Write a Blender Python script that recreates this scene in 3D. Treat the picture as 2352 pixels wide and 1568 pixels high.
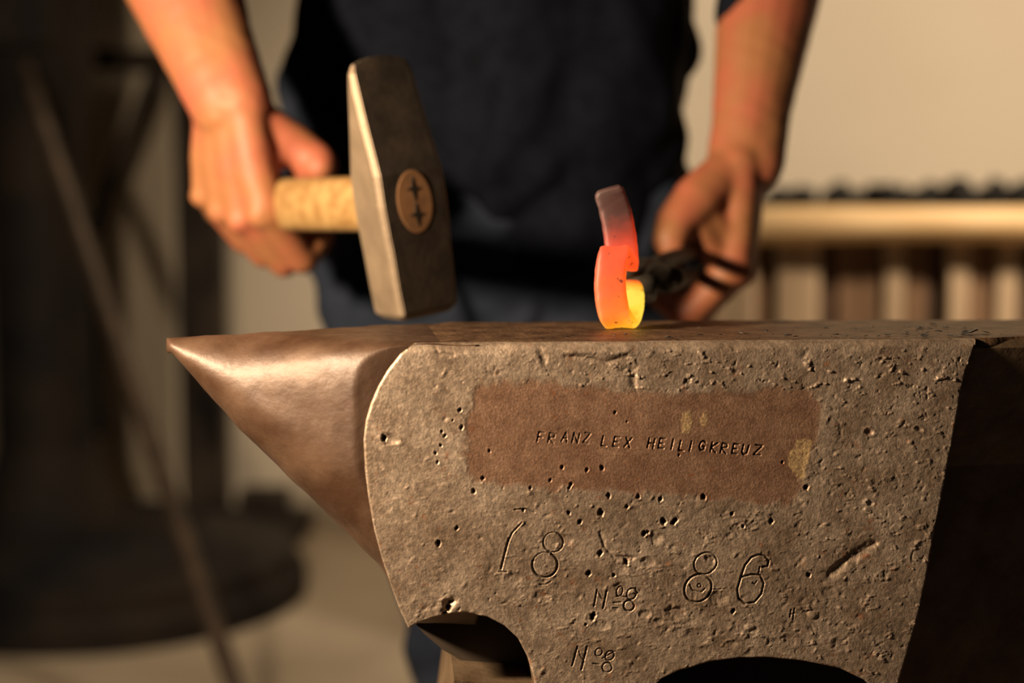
import bpy, bmesh, math, random
import numpy as np
from mathutils import Vector, Matrix, noise as mnoise

for o in list(bpy.data.objects): bpy.data.objects.remove(o)
scene = bpy.context.scene
COL = scene.collection
R = math.radians
random.seed(7)

# ------------------------------------------------------------------ camera
FPX = 3200.0
CAM_Z = 0.815
PITCH = math.atan(299 / FPX)
FOCUS = 0.722
cam_d = bpy.data.cameras.new('camera')
cam = bpy.data.objects.new('camera', cam_d)
COL.objects.link(cam)
cam.location = (0, 0, CAM_Z)
cam.rotation_euler = (math.pi / 2 - PITCH, 0, 0)
cam_d.sensor_width = 36
cam_d.lens = FPX / 2352 * 36
cam_d.clip_start = 0.02
cam_d.dof.use_dof = True
cam_d.dof.focus_distance = FOCUS
cam_d.dof.aperture_fstop = 3.0
scene.camera = cam

# ------------------------------------------------------------------ world, lights, exposure
w = bpy.data.worlds.new('world'); scene.world = w
w.use_nodes = True
bg = w.node_tree.nodes['Background']
bg.inputs[0].default_value = (0.62, 0.78, 1.0, 1)
bg.inputs[1].default_value = 0.03

def spot(name, loc, target, energy, color, size, angle, blend):
    d = bpy.data.lights.new(name, 'SPOT')
    o = bpy.data.objects.new(name, d); COL.objects.link(o)
    o.location = loc
    o.rotation_euler = (Vector(target) - Vector(loc)).to_track_quat('-Z', 'Y').to_euler()
    d.energy = energy; d.color = color; d.shadow_soft_size = size
    d.spot_size = R(angle); d.spot_blend = blend
    return o

# work lamp on the left of the anvil, a second lamp washing the rear wall on the right
spot('work_lamp', (-0.49, 0.45, 0.95), (0.33, 1.5, 0.86), 66, (1.0, 0.77, 0.52), 0.035, 118, 0.25)
spot('wall_lamp', (1.6, 1.2, 2.0), (1.75, 3.2, 0.8), 300, (1.0, 0.80, 0.58), 0.12, 104, 0.45)

spot('ceiling_lamp', (-0.35, 2.5, 2.6), (-0.25, 2.3, 0.0), 55, (1.0, 0.80, 0.56), 0.1, 64, 0.8)

scene.view_settings.view_transform = 'Standard'
scene.view_settings.look = 'None'
scene.view_settings.exposure = 0.0
scene.view_settings.gamma = 1.0
scene.view_settings.use_curve_mapping = False

# ------------------------------------------------------------------ helpers
cp, sp_ = math.cos(PITCH), math.sin(PITCH)
def ray(x, y):
    dx = (x - 1176) / FPX; dy = (784 - y) / FPX
    return Vector((dx, cp + dy * sp_, -sp_ + dy * cp))
def at(x, y, Y):
    d = ray(x, y)
    return Vector((0, 0, CAM_Z)) + d * (Y / d.y)

def tag(o, label=None, cat=None, group=None, kind=None):
    if label: o['label'] = label
    if cat: o['category'] = cat
    if group: o['group'] = group
    if kind: o['kind'] = kind
    return o

def empty(name, loc=(0, 0, 0)):
    o = bpy.data.objects.new(name, None); COL.objects.link(o)
    o.location = loc; o.empty_display_size = 0.05
    return o

def link(name, me, m=None, parent=None, smooth=False):
    o = bpy.data.objects.new(name, me); COL.objects.link(o)
    if m is not None:
        me.materials.clear(); me.materials.append(m)
    if smooth:
        me.polygons.foreach_set('use_smooth', [True] * len(me.polygons))
    if parent is not None:
        o.parent = parent
        o.matrix_parent_inverse = Matrix.Translation(parent.location).inverted()
    return o

def mesh(name, verts, faces):
    me = bpy.data.meshes.new(name)
    me.from_pydata([tuple(v) for v in verts], [], faces)
    me.update()
    return me

def from_bm(name, bm, m, parent=None, smooth=False, bevel=0, segs=2):
    if bevel > 0:
        bmesh.ops.bevel(bm, geom=[e for e in bm.edges if e.is_manifold and e.calc_face_angle(0) > 0.5],
                        offset=bevel, segments=segs, affect='EDGES', profile=0.5)
    bmesh.ops.recalc_face_normals(bm, faces=bm.faces)
    me = bpy.data.meshes.new(name); bm.to_mesh(me); bm.free()
    return link(name, me, m, parent, smooth)

def prism_bm(poly, lo, hi, fr):
    """poly: list of (u, w); fr maps (u, v, w) to world"""
    bm = bmesh.new()
    a = [bm.verts.new(fr(p[0], lo, p[1])) for p in poly]
    b = [bm.verts.new(fr(p[0], hi, p[1])) for p in poly]
    bm.faces.new(a); bm.faces.new(b[::-1])
    n = len(poly)
    for i in range(n):
        bm.faces.new((a[i], b[i], b[(i + 1) % n], a[(i + 1) % n]))
    return bm

def box_bm(c, s, rz=0, bm=None):
    bm = bm or bmesh.new()
    M = Matrix.Translation(c) @ Matrix.Rotation(rz, 4, 'Z') @ Matrix.Diagonal((s[0], s[1], s[2], 1))
    bmesh.ops.create_cube(bm, size=1, matrix=M)
    return bm

def capsule(bm, p0, p1, r0, r1, seg=16):
    p0, p1 = Vector(p0), Vector(p1)
    d = p1 - p0
    if d.length > 1e-6:
        q = d.to_track_quat('Z', 'Y').to_matrix().to_4x4()
        bmesh.ops.create_cone(bm, cap_ends=True, segments=seg, radius1=r0, radius2=r1, depth=d.length,
                              matrix=Matrix.Translation((p0 + p1) / 2) @ q)
    for p, r in ((p0, r0), (p1, r1)):
        bmesh.ops.create_icosphere(bm, subdivisions=2, radius=r, matrix=Matrix.Translation(p))

def chain(bm, pts, rad):
    for i in range(len(pts) - 1):
        capsule(bm, pts[i], pts[i + 1], rad[i], rad[i + 1])

def ellipsoid(bm, c, s, rot=None):
    M = Matrix.Translation(c)
    if rot is not None: M = M @ rot.to_4x4()
    bmesh.ops.create_icosphere(bm, subdivisions=3, radius=1, matrix=M @ Matrix.Diagonal((s[0], s[1], s[2], 1)))

def remesh(bm, voxel, smooth_it):
    me = bpy.data.meshes.new('tmp'); bm.to_mesh(me); bm.free()
    o = bpy.data.objects.new('tmp', me); COL.objects.link(o)
    m = o.modifiers.new('r', 'REMESH'); m.mode = 'VOXEL'; m.voxel_size = voxel
    if smooth_it:
        s = o.modifiers.new('s', 'SMOOTH'); s.factor = 0.5; s.iterations = smooth_it
    dg = bpy.context.evaluated_depsgraph_get(); dg.update()
    out = bpy.data.meshes.new_from_object(o.evaluated_get(dg))
    bpy.data.objects.remove(o); bpy.data.meshes.remove(me)
    return out

def displace(me, fn):
    n = len(me.vertices)
    co = np.empty(n * 3, dtype=np.float32); me.vertices.foreach_get('co', co)
    no = np.empty(n * 3, dtype=np.float32); me.vertex_normals.foreach_get('vector', no)
    co = co.reshape(-1, 3); no = no.reshape(-1, 3)
    co2 = co + no * fn(co)[:, None]
    me.vertices.foreach_set('co', co2.astype(np.float32).ravel()); me.update()

def tube(name, pts, rads, m, parent=None, seg=12, closed=True):
    """a round bar swept along pts"""
    pts = [Vector(p) for p in pts]
    V = []; F = []
    up = Vector((0, 0, 1))
    for i, p in enumerate(pts):
        t = (pts[min(i + 1, len(pts) - 1)] - pts[max(i - 1, 0)]).normalized()
        a = t.cross(up)
        if a.length < 1e-3: a = Vector((1, 0, 0))
        a.normalize(); b = a.cross(t)
        r = rads[i] if isinstance(rads, (list, tuple)) else rads
        ra, rb = r if isinstance(r, tuple) else (r, r)
        for k in range(seg):
            th = 2 * math.pi * k / seg
            V.append(p + a * math.cos(th) * ra + b * math.sin(th) * rb)
    n = len(pts)
    for i in range(n - 1):
        for k in range(seg):
            k2 = (k + 1) % seg
            F.append((i * seg + k, i * seg + k2, (i + 1) * seg + k2, (i + 1) * seg + k))
    F.append(tuple(range(seg))[::-1]); F.append(tuple((n - 1) * seg + k for k in range(seg)))
    return link(name, mesh(name, V, F), m, parent, True)

# ------------------------------------------------------------------ materials
def mat(name, c1, c2=None, rough=0.6, metal=0.0, scale=20.0, bump=0.0, bscale=80.0, stretch=(1, 1, 1), lo=0.35, hi=0.65, spec=0.5, rvar=0.0, sss=0.0):
    m = bpy.data.materials.new(name); m.use_nodes = True
    nt = m.node_tree; N = nt.nodes; L = nt.links
    b = N['Principled BSDF']
    b.inputs['Roughness'].default_value = rough
    b.inputs['Metallic'].default_value = metal
    b.inputs['Specular IOR Level'].default_value = spec
    if sss:
        b.inputs['Subsurface Weight'].default_value = sss
        b.inputs['Subsurface Radius'].default_value = (1.0, 0.3, 0.15)
        b.inputs['Subsurface Scale'].default_value = 0.006
    tc = N.new('ShaderNodeTexCoord'); mp = N.new('ShaderNodeMapping')
    mp.inputs['Scale'].default_value = stretch
    L.new(tc.outputs['Object'], mp.inputs[0])
    if c2 is None:
        b.inputs['Base Color'].default_value = (*c1, 1)
    else:
        n = N.new('ShaderNodeTexNoise'); n.inputs['Scale'].default_value = scale; n.inputs['Detail'].default_value = 6
        L.new(mp.outputs[0], n.inputs['Vector'])
        r = N.new('ShaderNodeValToRGB')
        r.color_ramp.elements[0].position = lo; r.color_ramp.elements[0].color = (*c1, 1)
        r.color_ramp.elements[1].position = hi; r.color_ramp.elements[1].color = (*c2, 1)
        L.new(n.outputs['Fac'], r.inputs[0]); L.new(r.outputs[0], b.inputs['Base Color'])
        if rvar:
            mr = N.new('ShaderNodeMapRange'); mr.inputs['To Min'].default_value = rough - rvar; mr.inputs['To Max'].default_value = rough + rvar
            L.new(n.outputs['Fac'], mr.inputs['Value']); L.new(mr.outputs[0], b.inputs['Roughness'])
    if bump:
        n2 = N.new('ShaderNodeTexNoise'); n2.inputs['Scale'].default_value = bscale; n2.inputs['Detail'].default_value = 5
        L.new(mp.outputs[0], n2.inputs['Vector'])
        bp = N.new('ShaderNodeBump'); bp.inputs['Strength'].default_value = bump; bp.inputs['Distance'].default_value = 0.002
        L.new(n2.outputs['Fac'], bp.inputs['Height']); L.new(bp.outputs[0], b.inputs['Normal'])
    return m

M = {}
M['wall'] = mat('plaster', (0.56, 0.48, 0.37), (0.62, 0.54, 0.42), 0.9, scale=1.2, bump=0.2, bscale=30)
M['floor'] = mat('concrete', (0.42, 0.34, 0.25), (0.56, 0.46, 0.34), 0.85, scale=3, bump=0.3, bscale=40)
M['low_bounce'] = mat('low_bounce_plaster', (0.07, 0.06, 0.05), (0.12, 0.10, 0.085), 0.9, scale=2)  # for the unseen side walls, darkened to cut bounce light
M['ceiling'] = mat('ceiling', (0.08, 0.07, 0.06), (0.11, 0.10, 0.085), 0.9, scale=2)  # out of view, kept dark to hold down the fill light
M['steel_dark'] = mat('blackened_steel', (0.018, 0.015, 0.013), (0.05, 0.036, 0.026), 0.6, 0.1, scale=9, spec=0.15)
M['machine'] = mat('machine_iron', (0.012, 0.012, 0.014), (0.034, 0.026, 0.02), 0.65, 0.0, scale=5, spec=0.12)
M['rod'] = mat('leaning_bar_iron', (0.05, 0.034, 0.024), (0.10, 0.068, 0.045), 0.55, 0.4, scale=25)
M['beam'] = mat('peeled_pine', (0.62, 0.40, 0.18), (0.78, 0.54, 0.28), 0.6, scale=8, stretch=(1, 6, 6), bump=0.1)
M['plank_a'] = mat('plank_pale', (0.36, 0.25, 0.15), (0.48, 0.35, 0.22), 0.75, scale=8, stretch=(5, 5, 0.7))
M['plank_b'] = mat('plank_brown', (0.13, 0.068, 0.03), (0.2, 0.11, 0.055), 0.75, scale=8, stretch=(5, 5, 0.7))
M['plank_c'] = mat('plank_dark', (0.055, 0.028, 0.014), (0.1, 0.052, 0.026), 0.75, scale=8, stretch=(5, 5, 0.7))
M['coal'] = mat('coal', (0.008, 0.007, 0.006), (0.016, 0.014, 0.012), 0.6, scale=30, bump=0.4, spec=0.2)
M['skin'] = mat('skin', (0.31, 0.128, 0.052), (0.36, 0.105, 0.056), 0.55, scale=26, bump=0.12, bscale=260, lo=0.4, hi=0.62, sss=0.08, spec=0.35)
M['nail'] = mat('fingernail', (0.55, 0.32, 0.22), None, 0.35)
M['shirt'] = mat('navy_work_shirt', (0.003, 0.0037, 0.0065), (0.005, 0.0065, 0.011), 0.9, scale=60, bump=0.2, bscale=500, spec=0.08)
M['jeans'] = mat('blue_jeans', (0.013, 0.017, 0.028), (0.028, 0.035, 0.052), 0.9, scale=16, bump=0.25, bscale=700, spec=0.08)
M['leather'] = mat('boot_leather', (0.02, 0.014, 0.01), (0.04, 0.028, 0.02), 0.55, scale=30)
M['hair'] = mat('hair', (0.03, 0.02, 0.012), (0.06, 0.04, 0.025), 0.6, scale=200)
M['eye'] = mat('eye', (0.75, 0.72, 0.68), None, 0.2)
M['iris'] = mat('iris', (0.05, 0.03, 0.02), None, 0.2)
M['lip'] = mat('lip', (0.45, 0.16, 0.12), None, 0.5)
M['hammer'] = mat('hammer_steel', (0.20, 0.145, 0.095), (0.26, 0.19, 0.125), 0.55, 0.5, scale=40, bump=0.12, bscale=300, rvar=0.06)
M['hammer_black'] = mat('hammer_dark_shaded', (0.016, 0.011, 0.0075), (0.032, 0.022, 0.0145), 0.5, 0.3, scale=60, bump=0.15, bscale=300)  # dark steel, with the shade of the front and back deepened in its colour
M['ash'] = mat('ash_handle', (0.25, 0.135, 0.043), (0.37, 0.225, 0.085), 0.5, scale=16, stretch=(7, 1, 7), bump=0.1, bscale=60)
M['endgrain'] = mat('handle_end_grain', (0.10, 0.045, 0.016), (0.155, 0.072, 0.027), 0.6, scale=80)
M['wedge'] = mat('wedge_iron', (0.02, 0.016, 0.012), None, 0.5, 0.5)
M['tongs'] = mat('tongs_iron', (0.022, 0.017, 0.013), (0.05, 0.04, 0.03), 0.6, 0.3, scale=40, spec=0.25)
M['stump'] = mat('stump_oak', (0.10, 0.06, 0.03), (0.17, 0.105, 0.055), 0.85, scale=8, stretch=(4, 4, 0.5), bump=0.4, bscale=40)
M['flake'] = mat('forge_scale', (0.015, 0.014, 0.014), (0.05, 0.047, 0.045), 0.4, 0.4, scale=200)

# horn: brown steel with bluish polish
M['horn'] = mat('horn_steel', (0.045, 0.020, 0.009), (0.088, 0.048, 0.027), 0.52, 0.2, scale=32, stretch=(1, 1, 1), bump=0.22, bscale=160, lo=0.38, hi=0.66, rvar=0.1)
M['anvil_dark'] = mat('anvil_steel', (0.12, 0.075, 0.042), (0.2, 0.135, 0.08), 0.5, 0.55, scale=45, bump=0.35, bscale=170)
M['anvil_top'] = mat('anvil_top_steel', (0.07, 0.036, 0.018), (0.16, 0.09, 0.048), 0.5, 0.5, scale=60, bump=0.6, bscale=260)

def face_material():
    m = bpy.data.materials.new('anvil_face_steel'); m.use_nodes = True
    nt = m.node_tree; N = nt.nodes; L = nt.links
    b = N['Principled BSDF']
    tc = N.new('ShaderNodeTexCoord')
    def ns(scale, det=6, rough=0.55):
        n = N.new('ShaderNodeTexNoise'); n.inputs['Scale'].default_value = scale; n.inputs['Detail'].default_value = det
        n.inputs['Roughness'].default_value = rough
        L.new(tc.outputs['Object'], n.inputs['Vector']); return n
    def ramp(src, a, ca, bpos, cb):
        r = N.new('ShaderNodeValToRGB')
        r.color_ramp.elements[0].position = a; r.color_ramp.elements[0].color = (*ca, 1)
        r.color_ramp.elements[1].position = bpos; r.color_ramp.elements[1].color = (*cb, 1)
        L.new(src, r.inputs[0]); return r
    def mix(fac, a, bb, mode='MIX'):
        x = N.new('ShaderNodeMix'); x.data_type = 'RGBA'; x.blend_type = mode
        L.new(fac, x.inputs[0]) if not isinstance(fac, float) else setattr(x.inputs[0], 'default_value', fac)
        L.new(a, x.inputs[6]); L.new(bb, x.inputs[7]); return x.outputs[2]
    def att(name):
        a = N.new('ShaderNodeAttribute'); a.attribute_name = name; return a.outputs['Fac']
    base = ramp(ns(55).outputs['Fac'], 0.33, (0.26, 0.182, 0.124), 0.68, (0.45, 0.345, 0.258))
    fine = ramp(ns(420, 4).outputs['Fac'], 0.4, (0.62, 0.60, 0.58), 0.62, (1.12, 1.1, 1.08))
    c = mix(0.75, base.outputs[0], fine.outputs[0], 'MULTIPLY')
    pan = ramp(ns(90).outputs['Fac'], 0.35, (0.24, 0.13, 0.08), 0.7, (0.35, 0.21, 0.135))
    pfine = ramp(ns(700, 3).outputs['Fac'], 0.42, (0.7, 0.66, 0.62), 0.66, (1.15, 1.15, 1.15))
    pc = mix(0.7, pan.outputs[0], pfine.outputs[0], 'MULTIPLY')
    c = mix(att('panel'), c, pc)
    rust = ramp(ns(170, 5).outputs['Fac'], 0.63, (0, 0, 0), 0.72, (0.6, 0.6, 0.6))
    rc = N.new('ShaderNodeRGB'); rc.outputs[0].default_value = (0.30, 0.10, 0.03, 1)
    c = mix(rust.outputs[0], c, rc.outputs[0])
    bare = N.new('ShaderNodeRGB'); bare.outputs[0].default_value = (0.62, 0.43, 0.20, 1)
    c = mix(att('bare'), c, bare.outputs[0])
    dk = N.new('ShaderNodeRGB'); dk.outputs[0].default_value = (0.10, 0.075, 0.05, 1)
    c = mix(att('grime'), c, dk.outputs[0])
    L.new(c, b.inputs['Base Color'])
    b.inputs['Metallic'].default_value = 0.55
    rr = N.new('ShaderNodeMapRange'); rr.inputs['From Min'].default_value = 0.3; rr.inputs['From Max'].default_value = 0.7
    rr.inputs['To Min'].default_value = 0.42; rr.inputs['To Max'].default_value = 0.62
    L.new(ns(240).outputs['Fac'], rr.inputs['Value']); L.new(rr.outputs[0], b.inputs['Roughness'])
    bp = N.new('ShaderNodeBump'); bp.inputs['Strength'].default_value = 0.4; bp.inputs['Distance'].default_value = 0.0007
    L.new(ns(950, 4, 0.6).outputs['Fac'], bp.inputs['Height']); L.new(bp.outputs[0], b.inputs['Normal'])
    return m
M['face'] = face_material()

def hot_material():
    m = bpy.data.materials.new('hot_iron'); m.use_nodes = True
    nt = m.node_tree; N = nt.nodes; L = nt.links
    b = N['Principled BSDF']
    a = N.new('ShaderNodeAttribute'); a.attribute_name = 'ironheat'
    n = N.new('ShaderNodeTexNoise'); n.inputs['Scale'].default_value = 130; n.inputs['Detail'].default_value = 5
    tc = N.new('ShaderNodeTexCoord'); L.new(tc.outputs['Object'], n.inputs['Vector'])
    ma = N.new('ShaderNodeMath'); ma.operation = 'MULTIPLY_ADD'; ma.inputs[1].default_value = 0.14; 
    sb = N.new('ShaderNodeMath'); sb.operation = 'SUBTRACT'; sb.inputs[1].default_value = 0.5
    L.new(n.outputs['Fac'], sb.inputs[0]); L.new(sb.outputs[0], ma.inputs[0]); L.new(a.outputs['Fac'], ma.inputs[2])
    r = N.new('ShaderNodeValToRGB'); cr = r.color_ramp
    stops = [(0.0, (0.0, 0.0, 0.0)), (0.18, (0.035, 0.004, 0.002)), (0.38, (0.62, 0.035, 0.008)), (0.55, (0.95, 0.075, 0.012)),
             (0.75, (1.0, 0.17, 0.008)), (0.90, (1.0, 0.40, 0.015)), (1.0, (1.0, 0.66, 0.06))]
    cr.elements[0].position = 0; cr.elements[0].color = (0, 0, 0, 1)
    cr.elements[1].position = 1; cr.elements[1].color = (*stops[-1][1], 1)
    for p, c in stops[1:-1]:
        e = cr.elements.new(p); e.color = (*c, 1)
    L.new(ma.outputs[0], r.inputs[0])
    # flakes of scale that have gone cold
    v = N.new('ShaderNodeTexNoise'); v.inputs['Scale'].default_value = 240; v.inputs['Detail'].default_value = 3
    L.new(tc.outputs['Object'], v.inputs['Vector'])
    fl = N.new('ShaderNodeValToRGB'); fl.color_ramp.elements[0].position = 0.66; fl.color_ramp.elements[0].color = (1, 1, 1, 1)
    fl.color_ramp.elements[1].position = 0.70; fl.color_ramp.elements[1].color = (0.25, 0.25, 0.25, 1)
    L.new(v.outputs['Fac'], fl.inputs[0])
    mx = N.new('ShaderNodeMix'); mx.data_type = 'RGBA'; mx.blend_type = 'MULTIPLY'; mx.inputs[0].default_value = 1.0
    L.new(r.outputs[0], mx.inputs[6]); L.new(fl.outputs[0], mx.inputs[7])
    L.new(mx.outputs[2], b.inputs['Emission Color'])
    b.inputs['Emission Strength'].default_value = 1.15
    b.inputs['Base Color'].default_value = (0.06, 0.034, 0.032, 1)
    b.inputs['Roughness'].default_value = 0.6
    return m
M['hot'] = hot_material()

# ------------------------------------------------------------------ the room
def struct(name, c, s, m, label=None):
    o = from_bm(name, box_bm(c, s), m)
    tag(o, label, None, None, 'structure'); return o
WALL_Y = 3.62
struct('floor', (0.3, 1.0, -0.05), (6.4, 5.6, 0.1), M['floor'], 'dusty tan concrete workshop floor')
struct('wall_back', (0.3, WALL_Y + 0.08, 1.4), (6.4, 0.16, 2.8), M['wall'], 'cream plaster rear wall of the workshop')
struct('wall_left', (-2.6, 1.2, 1.4), (0.16, 5.2, 2.8), M['low_bounce'], 'plaster wall on the left of the workshop, darkened to cut bounce light')
struct('wall_right', (3.3, 1.2, 1.4), (0.16, 5.2, 2.8), M['low_bounce'], 'plaster wall on the right of the workshop, darkened to cut bounce light')
struct('ceiling', (0.3, 1.2, 2.85), (6.4, 5.2, 0.1), M['ceiling'], 'workshop ceiling darkened to cut bounce light')

# ------------------------------------------------------------------ anvil
TOP = 0.75
YAW = R(5)
U = Vector((math.cos(YAW), math.sin(YAW), 0)); Vd = Vector((-math.sin(YAW), math.cos(YAW), 0)); Zd = Vector((0, 0, 1))
A0 = Vector((0.0926, 0.696, TOP))
def fr(u, v, w): return A0 + U * u + Vd * v + Zd * w
def uw(x, y, v=0.0):
    """pixel -> (u, w) on the plane at depth v of the anvil"""
    d = ray(x, y); o = Vector((0, 0, CAM_Z)); p = A0 + Vd * v
    t = (p - o).dot(Vd) / d.dot(Vd)
    q = o + d * t - A0
    return (q.dot(U), q.dot(Zd))
def px_arr(x, y):
    return uw(x, y)
AW = 0.125

anvil = empty('anvil', fr(0.05, AW / 2, -0.315))
tag(anvil, 'big old rust-brown iron anvil stamped 1886 with a pointed horn', 'anvil')

outline_px = [(952, 776), (1050, 776), (1200, 778), (1340, 781), (1420, 783), (1500, 782), (1650, 778), (1800, 776), (2000, 775), (2150, 774), (2246, 773),
              (2236, 800), (2218, 850), (2203, 930), (2188, 1010), (2170, 1110), (2150, 1200), (2132, 1300), (2112, 1400), (2085, 1500), (2062, 1580),
              (2020, 1592), (1985, 1562), (1930, 1536), (1850, 1519), (1770, 1511), (1700, 1511), (1630, 1521), (1560, 1541), (1520, 1560), (1490, 1592),
              (1470, 1660), (1240, 1660), (1232, 1592), (1224, 1550), (1212, 1510), (1190, 1467), (1160, 1438), (1120, 1417), (1075, 1408), (1040, 1408), (1000, 1416), (965, 1428), (938, 1443),
              (918, 1400), (898, 1345), (878, 1285), (860, 1220), (847, 1150), (838, 1080), (835, 1010), (840, 965), (852, 925), (868, 888), (890, 850), (920, 812)]
outline = np.array([uw(x, y) for x, y in outline_px])
outline[:11, 1] = 0.0

def seg_dist(P, segs):
    """signed helper: min distance of points P (n,2) to segments, and nearest point"""
    best = np.full(len(P), 1e9); near = np.zeros_like(P)
    for a, b in segs:
        ab = b - a; t = np.clip(((P - a) @ ab) / max(ab @ ab, 1e-12), 0, 1)
        q = a + t[:, None] * ab
        d = np.hypot(P[:, 0] - q[:, 0], P[:, 1] - q[:, 1])
        m = d < best
        best[m] = d[m]; near[m] = q[m]
    return best, near
def inside(P, poly):
    x, y = P[:, 0], P[:, 1]; c = np.zeros(len(P), bool)
    j = len(poly) - 1
    for i in range(len(poly)):
        xi, yi = poly[i]; xj, yj = poly[j]
        k = ((yi > y) != (yj > y)) & (x < (xj - xi) * (y - yi) / (yj - yi + 1e-15) + xi)
        c ^= k; j = i
    return c

rng = np.random.default_rng(11)
def vnoise(x, y, cell, seed):
    """smooth value noise, about -1..1"""
    rg = np.random.default_rng(seed)
    T = rg.uniform(-1, 1, (256, 256))
    gx = x / cell; gy = y / cell
    ix = np.floor(gx).astype(int); iy = np.floor(gy).astype(int)
    fx = gx - ix; fy = gy - iy
    fx = fx * fx * (3 - 2 * fx); fy = fy * fy * (3 - 2 * fy)
    a = T[ix % 256, iy % 256]; b = T[(ix + 1) % 256, iy % 256]; c = T[ix % 256, (iy + 1) % 256]; d = T[(ix + 1) % 256, (iy + 1) % 256]
    return (a * (1 - fx) + b * fx) * (1 - fy) + (c * (1 - fx) + d * fx) * fy
def fbm(x, y, cell, seed, n=4, gain=0.5):
    s = 0; a = 1
    for i in range(n):
        s = s + a * vnoise(x * (1 + 0.13 * i) + y * 0.21 * i, y - x * 0.17 * i, cell, seed + i); cell *= 0.5; a *= gain
    return s

MM = 0.001
PX = 0.219 * MM     # one pixel of the photograph on the face

# stamped marks, as strokes on the face (photograph coordinates of the marks)
strokes = []   # (points, half width px, depth mm)
def S(pts, w=2.4, d=0.75): strokes.append(([uw(*p) for p in pts], w * PX, d * MM))
def ring(cx, cy, rx, ry, a0=0, a1=360, w=2.2, d=0.8, slant=0.0):
    n = 22
    pts = []
    for i in range(n + 1):
        t = R(a0 + (a1 - a0) * i / n)
        x = rx * math.cos(t); y = ry * math.sin(t)
        pts.append((cx + x - slant * y, cy + y))
    S(pts, w, d)
# 1886
S([(1199, 1199), (1176, 1224), (1168, 1243)], 2.2, 0.7); S([(1169, 1236), (1162, 1262), (1151, 1306)], 2.6, 0.9); S([(1146, 1312), (1165, 1313)], 1.8, 0.5)
S([(1182, 1170), (1206, 1168), (1228, 1176)], 2.0, 0.5)
ring(1271, 1245, 23, 23, -70, 200, 2.0, 0.6); ring(1271, 1245, 23, 23, 200, 290, 1.6, 0.3)
ring(1252, 1297, 29, 29, -60, 200, 2.6, 1.0); ring(1252, 1297, 29, 29, 200, 300, 1.6, 0.35)
S([(1240, 1343), (1254, 1343), (1266, 1335)], 2, 0.4)
ring(1621, 1294, 26, 25, 0, 360, 2.1, 0.7, 0.15); ring(1604, 1351, 31, 32, 0, 360, 2.6, 0.95, 0.15)
ring(1607, 1345, 4, 4, 0, 360, 1.8, 0.6)
S([(1634, 1354), (1665, 1352)], 1.6, 0.35); S([(1585, 1343), (1592, 1356), (1612, 1360), (1620, 1352)], 2, 0.4)
S([(1752, 1302), (1764, 1301), (1767, 1288), (1757, 1277), (1743, 1274), (1727, 1280), (1712, 1298), (1702, 1326), (1694, 1354), (1697, 1374), (1712, 1386),
   (1733, 1383), (1749, 1365), (1755, 1340), (1747, 1321), (1727, 1319), (1704, 1325)], 2.5, 0.95)
S([(1746, 1302), (1743, 1318)], 2.2, 0.7); S([(1739, 1334), (1734, 1342), (1729, 1338)], 1.8, 0.5)
# No 8, twice
S([(1372, 1355), (1365, 1392)], 2.0, 0.8); S([(1375, 1358), (1382, 1374), (1386, 1376)], 1.5, 0.5); S([(1394, 1357), (1386, 1397)], 2.2, 0.9)
ring(1424, 1358, 7, 11, 0, 360, 1.7, 0.7, 0.2); S([(1416, 1369), (1438, 1371)], 1.6, 0.6)
S([(1410, 1384), (1427, 1383)], 1.8, 0.7); S([(1408, 1396), (1420, 1397)], 1.6, 0.6)
ring(1451, 1364, 11, 13, 0, 360, 1.9, 0.8, 0.15); ring(1445, 1391, 12, 12, 0, 360, 2.2, 1.0)
S([(1460, 1350), (1466, 1362)], 1.8, 0.5)
S([(1327, 1486), (1315, 1529)], 2.2, 0.8); S([(1329, 1490), (1334, 1508), (1341, 1516)], 1.5, 0.5); S([(1349, 1486), (1336, 1538)], 2.4, 0.9)
ring(1376, 1498, 8, 9, 0, 360, 1.7, 0.6, 0.2); S([(1362, 1524), (1377, 1526)], 1.7, 0.5)
ring(1401, 1506, 10, 11, 0, 360, 1.9, 0.6, 0.2); ring(1395, 1533, 11, 11, 0, 360, 1.9, 0.6); S([(1384, 1512), (1413, 1496)], 1.6, 0.5)
S([(1818, 1400), (1815, 1418)], 1.7, 0.6); S([(1826, 1397), (1822, 1424)], 1.7, 0.6); S([(1814, 1411), (1829, 1408)], 1.4, 0.4)
# the maker's line
GL = {'F': [[(0, 1), (0, 0), (.9, 0)], [(0, .5), (.7, .5)]], 'R': [[(0, 1), (0, 0), (.8, .05), (.85, .4), (0, .5), (.9, 1)]],
      'A': [[(0, 1), (.45, 0), (.9, 1)], [(.2, .6), (.75, .6)]], 'N': [[(0, 1), (0, 0), (.9, 1), (.9, 0)]], 'Z': [[(0, 0), (.9, 0), (0, 1), (.9, 1)]],
      'L': [[(0, 0), (0, 1), (.8, 1)]], 'E': [[(.85, 0), (0, 0), (0, 1), (.85, 1)], [(0, .5), (.7, .5)]], 'X': [[(0, 0), (.9, 1)], [(.9, 0), (0, 1)]],
      'H': [[(0, 0), (0, 1)], [(.9, 0), (.9, 1)], [(0, .5), (.9, .5)]], 'I': [[(.4, 0), (.4, 1)]],
      'G': [[(.9, .15), (.5, 0), (.1, .2), (0, .6), (.3, 1), (.8, .9), (.85, .55), (.5, .55)]], 'K': [[(0, 0), (0, 1)], [(.9, 0), (0, .55), (.9, 1)]],
      'U': [[(0, 0), (0, .8), (.35, 1), (.8, .85), (.9, 0)]]}
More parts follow.
